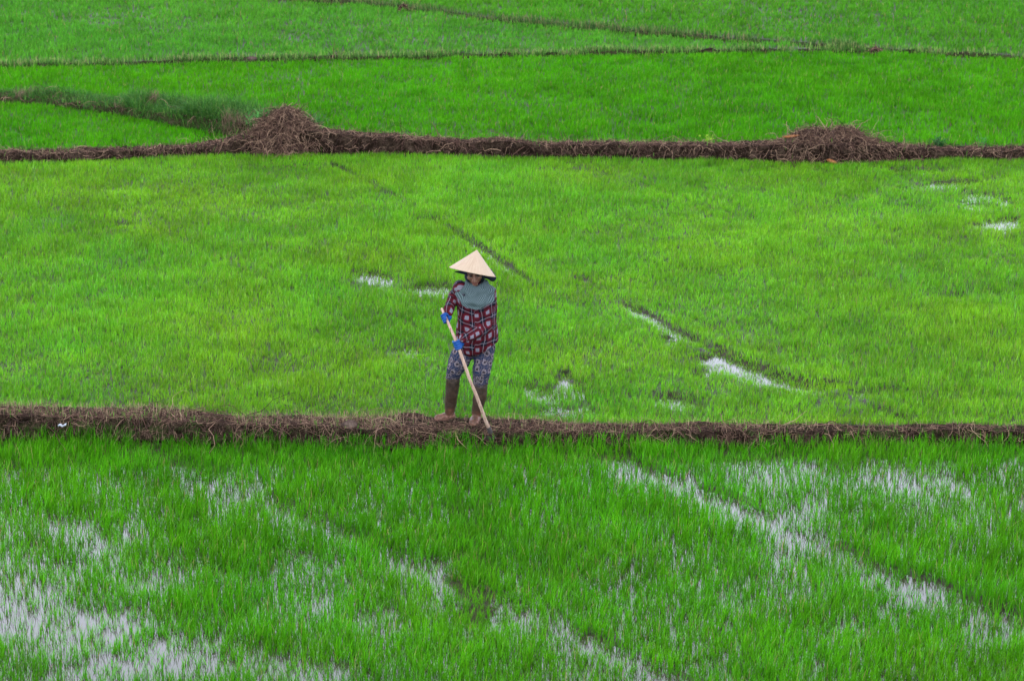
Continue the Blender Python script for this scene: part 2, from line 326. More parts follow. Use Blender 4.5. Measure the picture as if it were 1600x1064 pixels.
# ------------------------------------------------------------------ rice
def halfw(y): return .192*y+2.3
def scatter(dens, y0, y1, lo, hi, keep=None):
    Wm = halfw(y1); n = int(dens*(y1-y0)*2*Wm); x = RNG.uniform(-Wm, Wm, n); y = RNG.uniform(y0, y1, n)
    ok = (np.abs(x) < halfw(y)) & (y > lo(x)) & (y < hi(x))
    if keep is not None: ok &= keep(x, y)
    return x[ok], y[ok]
def rice(name, label, x, y, h, wd, base, leaves, nseg, z=None, sp_pow=1., patch=.25, yell=.25, thin=.68):
    s = sparse(x, y)
    clump = fbm(x, y, .22, 13, 3)*1.6+fbm(x, y, 1.3, 14, 3)*1.2
    gaps = fbm(x, y, .16, 11, 2); keepp = np.clip(1.05*(1-thin*s)*sp_pow*(1+(clump*.6+gaps*.9)*(.5+.3*s)), .0, 1); ok = RNG.random(len(x)) < keepp
    x, y, s, clump = x[ok], y[ok], s[ok], clump[ok]; z = np.maximum(mudz(x, y)-.004, level(x, y)-.025)+np.where((y > FG.F(x)-.01) & (y < FG.B(x)), .03, 0)
    n = len(x); hh = h*(.82+.6*fbm(x, y, .5, 3, 3)+.4*fbm(x, y, 2.6, 5, 2))*(1-.12*s)*RNG.uniform(.75, 1.15, n)
    big = fbm(x, y, 1.9, 7, 3)
    shade = 1+patch*(1.6*big)+.55*fbm(x, y, .28, 12, 2)+RNG.normal(0, .13, n)
    yl = np.clip(yell*(fbm(x, y, 1.2, 9, 3)*2+RNG.normal(0, .45, n)+.15*s), -.35, .8)
    col = np.array(base)[None]*np.clip(shade, .45, 1.8)[:, None]
    col = col*np.stack([1+1.1*yl, 1+.18*yl, 1-.3*yl], -1)
    sets = []
    for k in range(leaves):
        P = np.stack([x+RNG.normal(0, .006, n), y+RNG.normal(0, .006, n), z], -1)
        yaw = RNG.uniform(0, 2*np.pi, n); yaw = np.where(RNG.random(n) < .35, RNG.normal(0.2, .7, n), yaw)
        bend = np.abs(RNG.normal(.22, .2, n))+.04; bend = np.clip(bend, 0, .95)
        L = hh*RNG.uniform(.6, 1.05, n)*(1+.2*bend); c = col*RNG.normal(1, .17, (n, 1)).clip(.5, 1.6); pl = RNG.random(n) < (.05 if nseg > 2 else .0); c = np.where(pl[:, None], c*np.array([[1.7, 1.3, 5.]])+.02, c)
        dry = RNG.random(n) < .02; c = np.where(dry[:, None], np.array([[.3, .24, .09]]), c)
        sets.append(blades(P, L, wd*RNG.uniform(.7, 1.2, n), yaw, bend, nseg, np.clip(c, 0.002, .9)))
    return tag(blade_object(name, sets, M_RICE), label, kind='stuff')
x, y = scatter(1350, 15.8, 24, lambda x: 0*x+15.8, lambda x: FG.F(x)+.03+.16*fbm(x, 0*x, .35, 8, 3))
rice('rice_grass', 'deep green rice seedlings standing in water in front of the root strewn bank', x, y, .178, .0048, (.058, .258, .004), 4, 3, sp_pow=.95, thin=.74)
x, y = scatter(2400, 23, 36.5, lambda x: FG.B(x)-.07, lambda x: MB.F(x)-.02)
rice('rice_grass', 'short yellow green rice seedlings behind the farmer', x, y, .100, .0042, (.120, .335, .014), 3, 3, patch=.28, yell=.3, thin=.62)
x, y = scatter(1500, 33, 40, lambda x: MB.B(x)-.12, lambda x: DG.F(x)-.02, lambda x, y: x < XJ+.1)
rice('rice_grass', 'bright green rice in the wedge between the dark bank and the weedy bank', x, y, .11, .0065, (.056, .275, .004), 3, 2, patch=.15, yell=.15)
x, y = scatter(1300, 33, 43, lambda x: np.where(x < XJ, DG.B(x)-.1, MB.B(x)-.12), lambda x: FB.F(x)-.02)
rice('rice_grass', 'even bright green rice beyond the dark bank with root heaps', x, y, .12, .0075, (.054, .262, .004), 3, 2, patch=.18, yell=.15)
x, y = scatter(850, 38, 47.5, lambda x: FB.B(x)-.02, lambda x: np.where(x < XD2, np.where(x < -4.5, 99, D2.F(x)), FB.B(x)))
rice('rice_grass', 'pale green rice between the thin bank and the slanting grassy bank', x, y, .12, .009, (.066, .262, .018), 3, 2, patch=.1, yell=.12)
x, y = scatter(750, 38, 56, lambda x: np.where(x < XD2, np.where(x < -4.5, 47.5, D2.B(x)), FB.B(x)), lambda x: 0*x+99)
rice('rice_grass', 'farthest rice beyond the slanting grassy bank', x, y, .12, .010, (.060, .245, .012), 3, 2, patch=.1, yell=.12)

# ------------------------------------------------------------------ dry roots, stubble and weeds on the banks
def walk(n, P, D, L, wig, surf, grav=.0, lift=.004):
    """N fibres wandering over a surface"""
    Np = len(P); out = np.empty((Np, n, 3)); p = P.copy(); d = D/(np.linalg.norm(D, axis=1, keepdims=True)+1e-9); st = (L/(n-1))[:, None]
    for k in range(n):
        out[:, k] = p; d = d+RNG.normal(0, wig, d.shape); d[:, 2] -= grav; d /= np.linalg.norm(d, axis=1, keepdims=True)
        p = p+d*st; zz = surf(p[:, 0], p[:, 1])+lift; p[:, 2] = np.maximum(p[:, 2], zz)
    return out
def fibcol(n, pale=.28):
    t = RNG.random(n)[:, None]; a = np.array([[.022, .013, .011]]); b = np.array([[.115, .062, .045]]); c = np.array([[.36, .235, .155]])
    q = a+(b-a)*t; return np.where(RNG.random((n, 1)) < pale, b+(c-b)*t, q)
def bank_roots(bank, x0, x1, n, Lm, rad, dens=None, label=''):
    x = RNG.uniform(x0, x1, n)
    if dens is not None: x = x[RNG.random(n) < dens(x)]
    n = len(x); tot = bank.w_at(x)+2*bank.sl; v = np.where(RNG.random(n) < .22, RNG.uniform(0, .25, n), RNG.beta(1.6, 2.0, n)*.85+.14); y = bank.F(x)+.02+v*tot*.9; z = bank.surf(x, y)+RNG.uniform(0, .02, n)
    a = RNG.uniform(0, 2*np.pi, n); D = np.stack([np.cos(a)*1.1, np.sin(a)*.6-.45, RNG.normal(-.05, .35, n)], -1)
    P = walk(8, np.stack([x, y, z], -1), D, Lm*RNG.lognormal(0, .5, n), .33, bank.surf, .16)
    return strands(P, rad*RNG.uniform(.6, 1.7, n), fibcol(n))
def bank_stubble(bank, x0, x1, n, h, wd, cols, back=True, spread=.5):
    x = RNG.uniform(x0, x1, n); cl = fbm(x, 0*x, .5, 2, 3); x = x[RNG.random(n) < np.clip(.5+2.2*cl, .05, 1)]; n = len(x)
    tot = bank.w_at(x)+2*bank.sl; v = 1-np.abs(RNG.normal(0, spread, n)) if back else RNG.random(n); v = np.clip(v, .05, 1.02); y = bank.F(x)+v*tot
    P = np.stack([x, y, bank.surf(x, y)-.004], -1); c = np.array(cols)[RNG.integers(0, len(cols), n)]*RNG.uniform(.7, 1.3, (n, 1))
    return blades(P, h*RNG.uniform(.4, 1.3, n), wd*RNG.uniform(.6, 1.2, n), RNG.uniform(0, 6.3, n), np.abs(RNG.normal(.35, .3, n)), 3, c)
DRY = [(.30, .20, .13), (.24, .15, .11), (.36, .27, .16), (.17, .11, .08)]; GRN = [(.07, .22, .02), (.11, .27, .03), (.045, .14, .02)]
xl = lambda px, b, i=0: at(px, 700 if b is FG else 250 if b is MB else 100, 0)[0]
dens_fg = lambda x: np.clip(.95-.55*sstep(.4, 3.2, x)+.9*fbm(x, 0*x, .5, 4, 3), .08, 1)
tag(blade_object('root_litter', [bank_roots(FG, -7, 7, 12000, .11, .0017, dens_fg), bank_roots(FG, -7, 7, 900, .27, .0028, dens_fg)], M_FIB), 'tangled dry roots strewn over the bank under the farmer', kind='stuff')
tag(blade_object('root_litter', [bank_roots(MB, -9, 9, 8000, .12, .0026), bank_roots(MB, -9, 9, 600, .22, .0034)], M_FIB), 'tangled dry roots covering the dark bank with two heaps', kind='stuff')
tag(blade_object('dry_grass', [bank_stubble(FG, -7, 7, 9000, .075, .0035, DRY), bank_stubble(FG, -7, -.8, 6000, .09, .003, DRY)], M_FIB), 'withered brown grass along the back edge of the farmer\'s bank', kind='stuff')
tag(blade_object('dry_grass', [bank_stubble(MB, -9, 9, 7000, .06, .005, DRY)], M_FIB), 'withered brown grass along the dark bank with two heaps', kind='stuff')
tag(blade_object('bank_weeds', [bank_stubble(FG, -7, 7, 1500, .08, .005, GRN, False), bank_stubble(FG, -7, -1, 1400, .06, .007, GRN, False)], M_WEED), 'scattered green weeds on the farmer\'s bank', kind='stuff')
tag(blade_object('bank_weeds', [bank_stubble(MB, -9, 9, 900, .12, .008, GRN)], M_WEED), 'scattered green weeds on the dark bank', kind='stuff')
# weedy diagonal bank
def diag_weeds():
    n = 42000; x = RNG.uniform(-9.5, XJ+.45, n); gd = np.clip(.6+2.4*fbm(x, 0*x, .9, 6, 3), .3, 1); x = x[RNG.random(n) < gd]; n = len(x)
    tot = DG.w_at(x)+2*DG.sl; y = DG.F(x)+RNG.random(n)*tot; near = sstep(-6.5, XJ, x)
    P = np.stack([x, y, DG.surf(x, y)], -1); c = np.array([(.035, .14, .015), (.025, .085, .015), (.10, .22, .035), (.05, .16, .03)])[RNG.integers(0, 4, n)]*RNG.uniform(.6, 1.35, (n, 1))
    pat = np.clip(fbm(x, y*.4, .5, 3, 3)*2, -.4, .6); c = np.where(((pat > .2) & (RNG.random(n) < .75))[:, None], np.array([[.2, .15, .09]])*RNG.uniform(.5, 1.2, (n, 1)), c)
    return blades(P, (.12+.09*near)*np.clip(.9+1.9*fbm(x, y, .3, 2, 3), .3, 2)*RNG.uniform(.4, 1.3, n), .007*RNG.uniform(.6, 1.3, n), RNG.uniform(0, 6.3, n), np.abs(RNG.normal(.75, .4, n)), 3, c)
tag(blade_object('bank_weeds', [diag_weeds()], M_WEED), 'dark green weeds covering the bank that runs off beside the tall root heap', kind='stuff')
tag(blade_object('root_litter', [bank_roots(DG, -9.5, XJ+.4, 1400, .16, .003)], M_FIB), 'dead brown stems among the weeds of the bank beside the tall heap', kind='stuff')
far_c = [(.14, .3, .05), (.2, .33, .07), (.06, .16, .03), (.24, .22, .1)]
tag(blade_object('bank_weeds', [bank_stubble(FB, -10.5, 10.5, 15000, .10, .010, far_c, True, .5), bank_stubble(FB, -10.5, 10.5, 16000, .08, .012, [(.05, .17, .02), (.04, .12, .02), (.09, .2, .04)], False)], M_WEED), 'pale grass tufts along the thin broken bank', kind='stuff')
tag(blade_object('bank_weeds', [bank_stubble(D2, -4.4, XD2, 9000, .13, .011, [(.04, .12, .02), (.03, .09, .02), (.17, .16, .07), (.10, .2, .04)], False)], M_WEED), 'rough grass on the low slanting bank', kind='stuff')

# ------------------------------------------------------------------ root heaps
def heap(name, label, px, py_foot, z0, w, d, h, nroots, seed, skew=0., pk=1.5):
    c = at(px, py_foot, z0); cx, cy = c[0], c[1]+.12
    def surf(x, y):
        u = (x-cx)/w; v = (y-cy)/d; r = np.sqrt(u*u+v*v); uu = u-skew*(1-r)
        prof = np.clip(1-np.sqrt(uu*uu+v*v)**pk, 0, 1)**1.25
        return z0-.06+(h+.06)*prof*(1+.8*fbm(x, y, .3, seed, 3))+.04*fbm(x, y, .08, seed+2, 3)*(prof > 0)
    g = np.linspace(-1.05, 1.05, 110); X, Y = np.meshgrid(cx+g*w, cy+g*d, indexing='ij'); Z = surf(X, Y)
    P = np.stack([X+.04*fbm(Y, Z*2, .12, 4), Y+.06*fbm(X, Z*2, .12, 8), Z], -1)
    root = link(name, grid_mesh(name, P), M_SOIL2); tag(root, label, 'root heap', 'heaps of pulled up roots on the dark bank')
    n = nroots; a = RNG.uniform(0, 2*np.pi, n); r = np.sqrt(RNG.random(n))*.95; x = cx+w*r*np.cos(a); y = cy+d*r*np.sin(a); b = RNG.uniform(0, 2*np.pi, n)
    D = np.stack([np.cos(b)+.8*np.cos(a), np.sin(b)*.6-.5, RNG.normal(-.05, .4, n)], -1)
    W_ = walk(9, np.stack([x, y, surf(x, y)+RNG.uniform(0, .02, n)], -1), D, min(.15, w*.4)*RNG.lognormal(0, .45, n), .42, surf, .14)
    blade_object('dry_roots', [strands(W_, (.0035 if cy > 30 else .0017)*RNG.uniform(.6, 1.6, n), fibcol(n, .45))], M_FIB, root)['kind'] = 'stuff'
    return root
heap('root_heap', 'tall rounded heap of dry brown roots at the fork of two banks', 442, 242, LV_MID, .55, .36, .58, 4500, 3, .0, 1.9)
heap('root_heap', 'low wide heap of dry roots spilling down the dark bank, clear of the fork', 1300, 254, LV_MID, 1.1, .38, .34, 5500, 6, -.1, 1.8)
heap('root_heap', 'small dark heap of weeds on the low slanting bank far off', 629, 24, LV_TOP, .2, .2, .10, 300, 9)
heap('root_heap', 'small reddish heap of clods where the thin bank bends', 1372, 91, LV_TOP, .22, .2, .11, 300, 2)
heap('root_heap', 'dark mound of turned turf beside the farmer\'s boot', 648, 688, .10, .30, .17, .10, 420, 5)

# ------------------------------------------------------------------ small single things
def lump(name, label, cat, px, py, y, size, m, squash=(1, 1, .6), parent=None, rot=0, group=None, amp=.35):
    bm = bmesh.new(); bmesh.ops.create_icosphere(bm, subdivisions=4, radius=1)
    sd_ = px*.37
    for v in bm.verts:
        k = 1+amp*float(fbm(np.array(v.co.x*1.3+sd_), np.array(v.co.y*1.3+v.co.z*2.1), 1.1, 3, 4)); v.co = Vector((v.co.x*squash[0], v.co.y*squash[1], v.co.z*squash[2]))*k*size
        v.co = Matrix.Rotation(rot, 3, 'Y') @ v.co
    me = bpy.data.meshes.new(name); bm.to_mesh(me); bm.free()
    for p in me.polygons: p.use_smooth = True
    o = link(name, me, m, parent); o.location = PW(px, py, y); return tag(o, label, cat, group)
M_CLAY = soil_mat('orange_clay', (.10, .04, .018), (.22, .09, .035), (.32, .15, .07))
M_STONE = soil_mat('pale_clod', (.03, .02, .017), (.08, .055, .045), (.17, .125, .10))
yfg = lambda px, off: float(FG.F(at(px, 705, 0)[0]))+off
lump('mud_clod', 'pale rounded mud clod lying on the root strewn bank', 'clod', 546, 664, yfg(546, .14), .055, M_STONE, (1.3, .8, .75))
lump('mud_clod', 'orange clay clod on top of the low wide heap', 'clod', 1236, 213, float(MB.F(at(1236, 262, .06)[0]))+.22, .08, M_CLAY, (1.4, .6, .16), rot=-.12)
lump('mud_clod', 'orange clay lump at the foot of the low wide heap', 'clod', 1300, 253, float(MB.F(at(1300, 266, .06)[0]))-.02, .055, M_CLAY, (1.2, .6, .45), rot=.35)
# far clods along the thin bank
for i, (px, py, sz, lab) in enumerate([(393, 93, .07, 'grey pale clod on the left half of the thin bank'), (328, 95, .06, 'reddish clod left of the grey pale one on the thin bank'), (1104, 84, .13, 'wide dark clod nearest the middle of the thin bank'), (1140, 85, .10, 'dark clod just right of the wide one on the thin bank'),
                                       (1166, 84, .09, 'third dark clod in the row on the thin bank'), (1422, 83, .09, 'lone reddish clod beyond the bend of the thin bank'), (862, 87, .09, 'brown clod lying alone mid way along the thin bank'), (790, 88, .1, 'flat brown clod left of the lone mid bank clod')]):
    X_ = at(px, 100, .12)[0]; lump('mud_clod', lab, 'clod', px, py, float(FB.F(X_))+.13, sz*.85, M_SOIL2 if i else M_STONE, (1.4, .8, .6), group='clods along the thin bank', amp=.8)
# litter
def litter():
    m, nt, b = mat('white_plastic', (.36, .38, .42), .4, .5)
    P = np.zeros((9, 6, 3))
    for i in range(9):
        for j in range(6): P[i, j] = (i*.009-.04, .008*math.sin(i*1.3+j), j*.004+.006*math.sin(i*.9)+.012*(i/8))
    me = grid_mesh('plastic_scrap', P); o = link('plastic_scrap', me, m); s = o.modifiers.new('s', 'SOLIDIFY'); s.thickness = .002
    o.location = PW(98, 667, yfg(98, -.01)); tag(o, 'crumpled white plastic scrap caught in the face of the bank', 'litter')
litter()
# small plants
def plant(name, label, px, py, y, h, n, wd, base, zf):
    n_ = n; P = np.repeat(np.array([[*PW(px, py, y)[:2], zf]]), n_, 0)+RNG.normal(0, h*.14, (n_, 3))*[1, 1, 0]
    s1 = blades(P, h*RNG.uniform(.5, 1.15, n_), wd*RNG.uniform(.6, 1.2, n_), RNG.uniform(0, 6.3, n_), np.abs(RNG.normal(.4, .25, n_)), 4, np.array([base])*RNG.uniform(.6, 1.4, (n_, 1)))
    # rounder leaflets up the stems
    m = n_*2; j = RNG.integers(0, n_, m); t_ = RNG.integers(1, 4, m); Q = s1[0].reshape(n_, 9, 3)[j, t_*2].astype(float)
    s2 = blades(Q, np.full(m, h*.22), np.full(m, wd*2.6), RNG.uniform(0, 6.3, m), RNG.uniform(.5, .9, m), 3, np.array([base])*RNG.uniform(.7, 1.6, (m, 1)))
    return tag(blade_object(name, [s1, s2], M_WEED), label, 'plant')
for px, yy, h, n, wd, base, lab in [
    (486, 34.55, .40, 110, .010, (.05, .15, .035), 'bushy blue green weed leaning against the tall root heap'),
    (1107, 33.9, .22, 12, .012, (.18, .32, .03), 'small yellow green sprout on the dark bank before the wide heap'),
    (1468, 33.85, .16, 70, .008, (.03, .11, .03), 'dark green grass tuft on the dark bank past the wide heap'),
    (1533, 33.85, .24, 14, .006, (.05, .2, .04), 'thin upright grass clump near the end of the dark bank'),
    (405, 34.2, .34, 120, .010, (.055, .19, .04), 'grassy green clump in front of the tall root heap')]:
    plant('weed_plant', lab, px, 210, yy, h, n, wd, base, max(.12, float(MB.surf(np.array([PW(px, 210, yy)[0]]), np.array([yy]))[0])-.02))
def sapling():
    b0 = PW(520, 88, float(FB.F(at(520, 100, .12)[0]))+.15); P = []
    for a, l in ((.1, .3), (-.5, .2), (.6, .16), (1.0, .12)):
        P.append([b0+np.array([math.sin(a)*l*t, 0, -.05+math.cos(a)*l*t+.02*math.sin(t*5)]) for t in np.linspace(0, 1, 6)])
    o = blade_object('dead_shrub', [strands(np.array(P), np.array([.008, .006, .006, .005]), fibcol(4, 0))], M_FIB); tag(o, 'bare dead shrub sticking up from the thin bank', 'shrub')
sapling()
# ------------------------------------------------------------------ the farmer
YP = 23.35
def pp(px, py, dy=0.): return Vector(PW(px, py, YP+dy))
def loft(bm, pts, rx, ry=None, axis=(1, 0, 0), n=20, cap=True):
    """closed tube through pts with elliptical rings: rx along axis, ry across it"""
    ry = ry or rx; pts = [Vector(p) for p in pts]; m = len(pts); rings = []
    T = [(pts[min(i+1, m-1)]-pts[max(i-1, 0)]).normalized() for i in range(m)]
    seq = [(pts[i], rx[i], ry[i], T[i]) for i in range(m)]
    if cap:
        a = seq[0]; b = seq[-1]; ra = min(a[1], a[2]); rb = min(b[1], b[2])
        pre = [(a[0]-a[3]*ra*k, a[1]*s, a[2]*s, a[3]) for k, s in ((.95, .3), (.75, .66), (.4, .92))]
        post = [(b[0]+b[3]*rb*k, b[1]*s, b[2]*s, b[3]) for k, s in ((.4, .92), (.75, .66), (.95, .3))]
        seq = pre+seq+post
    ax = Vector(axis)
    for p, a, b, t in seq:
        u = (ax-t*ax.dot(t)).normalized(); v = t.cross(u)
        rings.append([bm.verts.new(p+u*a*math.cos(2*math.pi*k/n)+v*b*math.sin(2*math.pi*k/n)) for k in range(n)])
    for r0, r1 in zip(rings[:-1], rings[1:]):
        for k in range(n): bm.faces.new((r0[k], r0[(k+1) % n], r1[(k+1) % n], r1[k]))
    bm.faces.new(list(reversed(rings[0]))); bm.faces.new(rings[-1])
def ball(bm, c, r, M=None):
    k = bmesh.ops.create_icosphere(bm, subdivisions=3, radius=1)['verts']
    for v in k:
        q = Vector((v.co.x*r[0], v.co.y*r[1], v.co.z*r[2])); v.co = (M @ (Vector(c)+q)) if M else Vector(c)+q
def fused(name, bm, m, voxel, smooth=4, parent=None, fn=None):
    bmesh.ops.recalc_face_normals(bm, faces=bm.faces)
    me = bpy.data.meshes.new(name); bm.to_mesh(me); bm.free(); o = bpy.data.objects.new('tmp', me); C.objects.link(o)
    a = o.modifiers.new('r', 'REMESH'); a.mode = 'VOXEL'; a.voxel_size = voxel
    b = o.modifiers.new('s', 'SMOOTH'); b.iterations = smooth; b.factor = .5
    dg = bpy.context.evaluated_depsgraph_get(); me2 = bpy.data.meshes.new_from_object(o.evaluated_get(dg)); bpy.data.objects.remove(o)
    me2.name = name
    for p in me2.polygons: p.use_smooth = True
    if fn:
        v = np.empty(len(me2.vertices)*3, np.float32); me2.vertices.foreach_get('co', v); nn = np.empty(len(me2.vertices)*3, np.float32); me2.vertices.foreach_get('normal', nn)
        v2 = fn(v.reshape(-1, 3).astype(float), nn.reshape(-1, 3).astype(float), me2); me2.vertices.foreach_set('co', np.ascontiguousarray(v2, np.float32).ravel()); me2.update()
    me2.materials.clear(); return link(name, me2, m, parent)
def set_attr(me, name, A):
    t = 'FLOAT_VECTOR' if name == 'cloth' else 'FLOAT_COLOR'; a = me.attributes.new(name, t, 'POINT')
    if t == 'FLOAT_VECTOR': a.data.foreach_set('vector', np.ascontiguousarray(A, np.float32).ravel())
    else: a.data.foreach_set('color', np.ascontiguousarray(np.c_[A, np.ones(len(A))], np.float32).ravel())
def bone_uv(v, bones):
    """nearest limb axis: (around, along) coordinates in metres"""
    best = np.full(len(v), 1e9); U = np.zeros((len(v), 3))
    for a, b, r, off, wr in bones:
        a = np.array(a); b = np.array(b); ab = b-a; L = np.linalg.norm(ab); t = ((v-a)@ab)/(L*L); tc = np.clip(t, 0, 1); c = a+tc[:, None]*ab; d = np.linalg.norm(v-c, axis=1)/wr
        e = v-(a+t[:, None]*ab); n1 = np.array([0, -1., 0]); n1 = n1-ab*(n1@ab)/(L*L); n1 /= np.linalg.norm(n1); n2 = np.cross(ab/L, n1); ang = np.arctan2(e@n2, e@n1)
        k = d < best; best = np.where(k, d, best); U = np.where(k[:, None], np.stack([ang*r+off, t*L+off, 0*t], -1), U)
    return U
def wrinkle(v, nn, amp, s=.06):
    x, y, z = v.T
    w = fbm(x*1.0+z*.35, z*.55+y, s, 4, 3)*1.4+fbm(x-z*.7, y+z*.4, s*1.7, 9, 2); return v+nn*(amp*w)[:, None]

# materials of the clothes
def plaid():
    m, nt, b = mat('plaid_cotton', rough=.85, spec=.15); at_ = N(nt, 'ShaderNodeAttribute', attribute_name='cloth'); sp = N(nt, 'ShaderNodeSeparateXYZ'); nt.links.new(at_.outputs['Vector'], sp.inputs[0])
    def bands(o, P):
        f = M_(nt, 'FRACT', M_(nt, 'ADD', M_(nt, 'DIVIDE', o, P), 50.25)); q = M_(nt, 'ABSOLUTE', M_(nt, 'SUBTRACT', f, .5))
        return M_(nt, 'LESS_THAN', q, .17), M_(nt, 'GREATER_THAN', q, .481), M_(nt, 'LESS_THAN', q, .26)
    bu, tu, ru = bands(sp.outputs[0], .108); bv, tv, rv = bands(sp.outputs[1], .110)
    c = mixc(nt, M_(nt, 'MAXIMUM', ru, rv), (.005, .004, .010), (.042, .003, .007))
    c = mixc(nt, M_(nt, 'MULTIPLY', ru, rv), c, (.085, .004, .011))
    c = mixc(nt, M_(nt, 'MULTIPLY', bu, bv), c, (.155, .145, .18))
    c = mixc(nt, M_(nt, 'MULTIPLY', M_(nt, 'MAXIMUM', tu, tv), .6), c, (.26, .24, .29))
    nt.links.new(c, b.inputs['Base Color']); bump(nt, noise(nt, 260, 2, objco(nt)), b, .3, .001); return m
def flowery():
    m, nt, b = mat('flower_print_cotton', rough=.85, spec=.15); at_ = N(nt, 'ShaderNodeAttribute', attribute_name='cloth'); s = at_.outputs['Vector']
    def vor(scale, rnd, feat='F1'):
        v = N(nt, 'ShaderNodeTexVoronoi', feature=feat, voronoi_dimensions='2D'); v.inputs['Scale'].default_value = scale; v.inputs['Randomness'].default_value = rnd; nt.links.new(s, v.inputs['Vector']); return v
    a = vor(14, .35); f = vor(60, .6).outputs['Distance']; d = M_(nt, 'ADD', a.outputs['Distance'], M_(nt, 'MULTIPLY', M_(nt, 'SUBTRACT', noise(nt, 60, 3, s), .5), .8))
    c = ramp(nt, d, [(.0, (.012, .008, .01)), (.15, (.02, .012, .014)), (.20, (.18, .15, .17)), (.36, (.10, .085, .10)), (.40, (.05, .025, .022)), (.44, (.008, .021, .055)), (1, (.005, .015, .042))])
    c = mixc(nt, M_(nt, 'MULTIPLY', M_(nt, 'LESS_THAN', f, .22), .7), c, (.012, .014, .03))
    e = vor(14, .35, 'DISTANCE_TO_EDGE').outputs['Distance']; c = mixc(nt, M_(nt, 'MULTIPLY', M_(nt, 'LESS_THAN', e, .03), .5), c, (.16, .11, .11))
    nt.links.new(c, b.inputs['Base Color']); return m
def boot_mat():
    m, nt, b = mat('muddy_rubber', rough=.5, spec=.22); co = objco(nt); g = N(nt, 'ShaderNodeNewGeometry'); sp = N(nt, 'ShaderNodeSeparateXYZ'); nt.links.new(g.outputs['Position'], sp.inputs[0])
    z = M_(nt, 'ADD', sp.outputs[2], M_(nt, 'MULTIPLY', M_(nt, 'SUBTRACT', noise(nt, 13, 6, co, .75), .5), .42))
    c = ramp(nt, M_(nt, 'MULTIPLY', z, 1.6), [(.3, (.22, .115, .085)), (.37, (.11, .045, .028)), (.48, (.032, .017, .011)), (.85, (.020, .014, .011))])
    c = mixc(nt, ramp(nt, noise(nt, 26, 6, co, .75), [(.42, (0, 0, 0)), (.7, (.8,)*3)]), c, (.075, .045, .03))
    nt.links.new(c, b.inputs['Base Color']); nt.links.new(ramp(nt, noise(nt, 14, 4, co), [(.35, (.3,)*3), (.65, (.75,)*3)]), b.inputs['Roughness']); return m
def straw():
    m, nt, b = mat('palm_leaf_straw', rough=.7, spec=.25); co = objco(nt); sp = N(nt, 'ShaderNodeSeparateXYZ'); nt.links.new(co, sp.inputs[0])
    a = M_(nt, 'ARCTAN2', sp.outputs[1], sp.outputs[0]); cb = N(nt, 'ShaderNodeCombineXYZ'); nt.links.new(M_(nt, 'MULTIPLY', a, 26), cb.inputs[0]); nt.links.new(M_(nt, 'MULTIPLY', sp.outputs[2], 7), cb.inputs[1])
    n1 = noise(nt, 1, 5, cb.outputs[0], .7); rg = M_(nt, 'FRACT', M_(nt, 'MULTIPLY', sp.outputs[2], 82)); ring = M_(nt, 'MULTIPLY', M_(nt, 'LESS_THAN', rg, .22), .22)
    c = ramp(nt, n1, [(.25, (.27, .19, .125)), (.5, (.40, .305, .215)), (.8, (.47, .385, .29))]); c = mixc(nt, ring, c, (.30, .19, .13))
    c = mixc(nt, ramp(nt, noise(nt, 14, 4, co), [(.5, (0, 0, 0)), (.8, (.35,)*3)]), c, (.34, .21, .15))
    nt.links.new(c, b.inputs['Base Color']); bump(nt, M_(nt, 'ADD', n1, M_(nt, 'MULTIPLY', rg, .5)), b, .5, .002); return m
def gauze():
    m, nt, b = mat('dotted_scarf_cloth', rough=.9, spec=.1); co = N(nt, 'ShaderNodeAttribute', attribute_name='cloth').outputs['Vector']
    sp = N(nt, 'ShaderNodeSeparateXYZ'); nt.links.new(co, sp.inputs[0])
    s1 = M_(nt, 'SINE', M_(nt, 'MULTIPLY', sp.outputs[0], 430)); s2 = M_(nt, 'SINE', M_(nt, 'MULTIPLY', sp.outputs[1], 430)); k = M_(nt, 'GREATER_THAN', M_(nt, 'MULTIPLY', s1, s2), .12)
    c = mixc(nt, M_(nt, 'MULTIPLY', k, .7), (.022, .04, .043), (.16, .205, .21)); nt.links.new(c, b.inputs['Base Color']); return m
M_PLAID, M_FLOWER, M_BOOT, M_STRAW, M_GAUZE = plaid(), flowery(), boot_mat(), straw(), gauze()
def cloth_mat(name, c, rough=.8, var=.5):
    m, nt, b = mat(name, c, rough, .25); f = noise(nt, 30, 4, objco(nt)); nt.links.new(mixc(nt, M_(nt, 'MULTIPLY', f, var), c, tuple(k*.35 for k in c)), b.inputs['Base Color']); bump(nt, noise(nt, 90, 3, objco(nt)), b, .4, .003); return m
M_GLOVE = cloth_mat('blue_rubber_glove', (.003, .06, .25), .5, .6); M_NAVY = cloth_mat('navy_cotton', (.006, .009, .02), .85, .5)
def skin():
    m, nt, b = mat('skin', rough=.55, spec=.35); a = N(nt, 'ShaderNodeAttribute', attribute_name='col'); nt.links.new(a.outputs['Color'], b.inputs['Base Color']); b.inputs['Subsurface Weight'].default_value = .12; b.inputs['Subsurface Radius'].default_value = (.01, .004, .002); return m
M_SKIN = skin()

# joints
sh_l, el_l, wr_l = pp(718, 448, .0), pp(708, 464, .05), pp(700, 488, -.13)
sh_r, el_r, wr_r = pp(764, 457, .0), pp(767, 507, -.01), pp(724, 529, -.24)
neck = pp(742, 446, -.02); chest = pp(743, 463, .0); belly = pp(745, 510, .03); pelv = pp(746, 541, .05)
hip_l, kn_l, an_l = pp(729, 548, .05), pp(711, 578, .05), pp(703, 640, .17)
hip_r, kn_r, an_r = pp(757, 550, .05), pp(752, 584, -.02), pp(744, 648, .03)
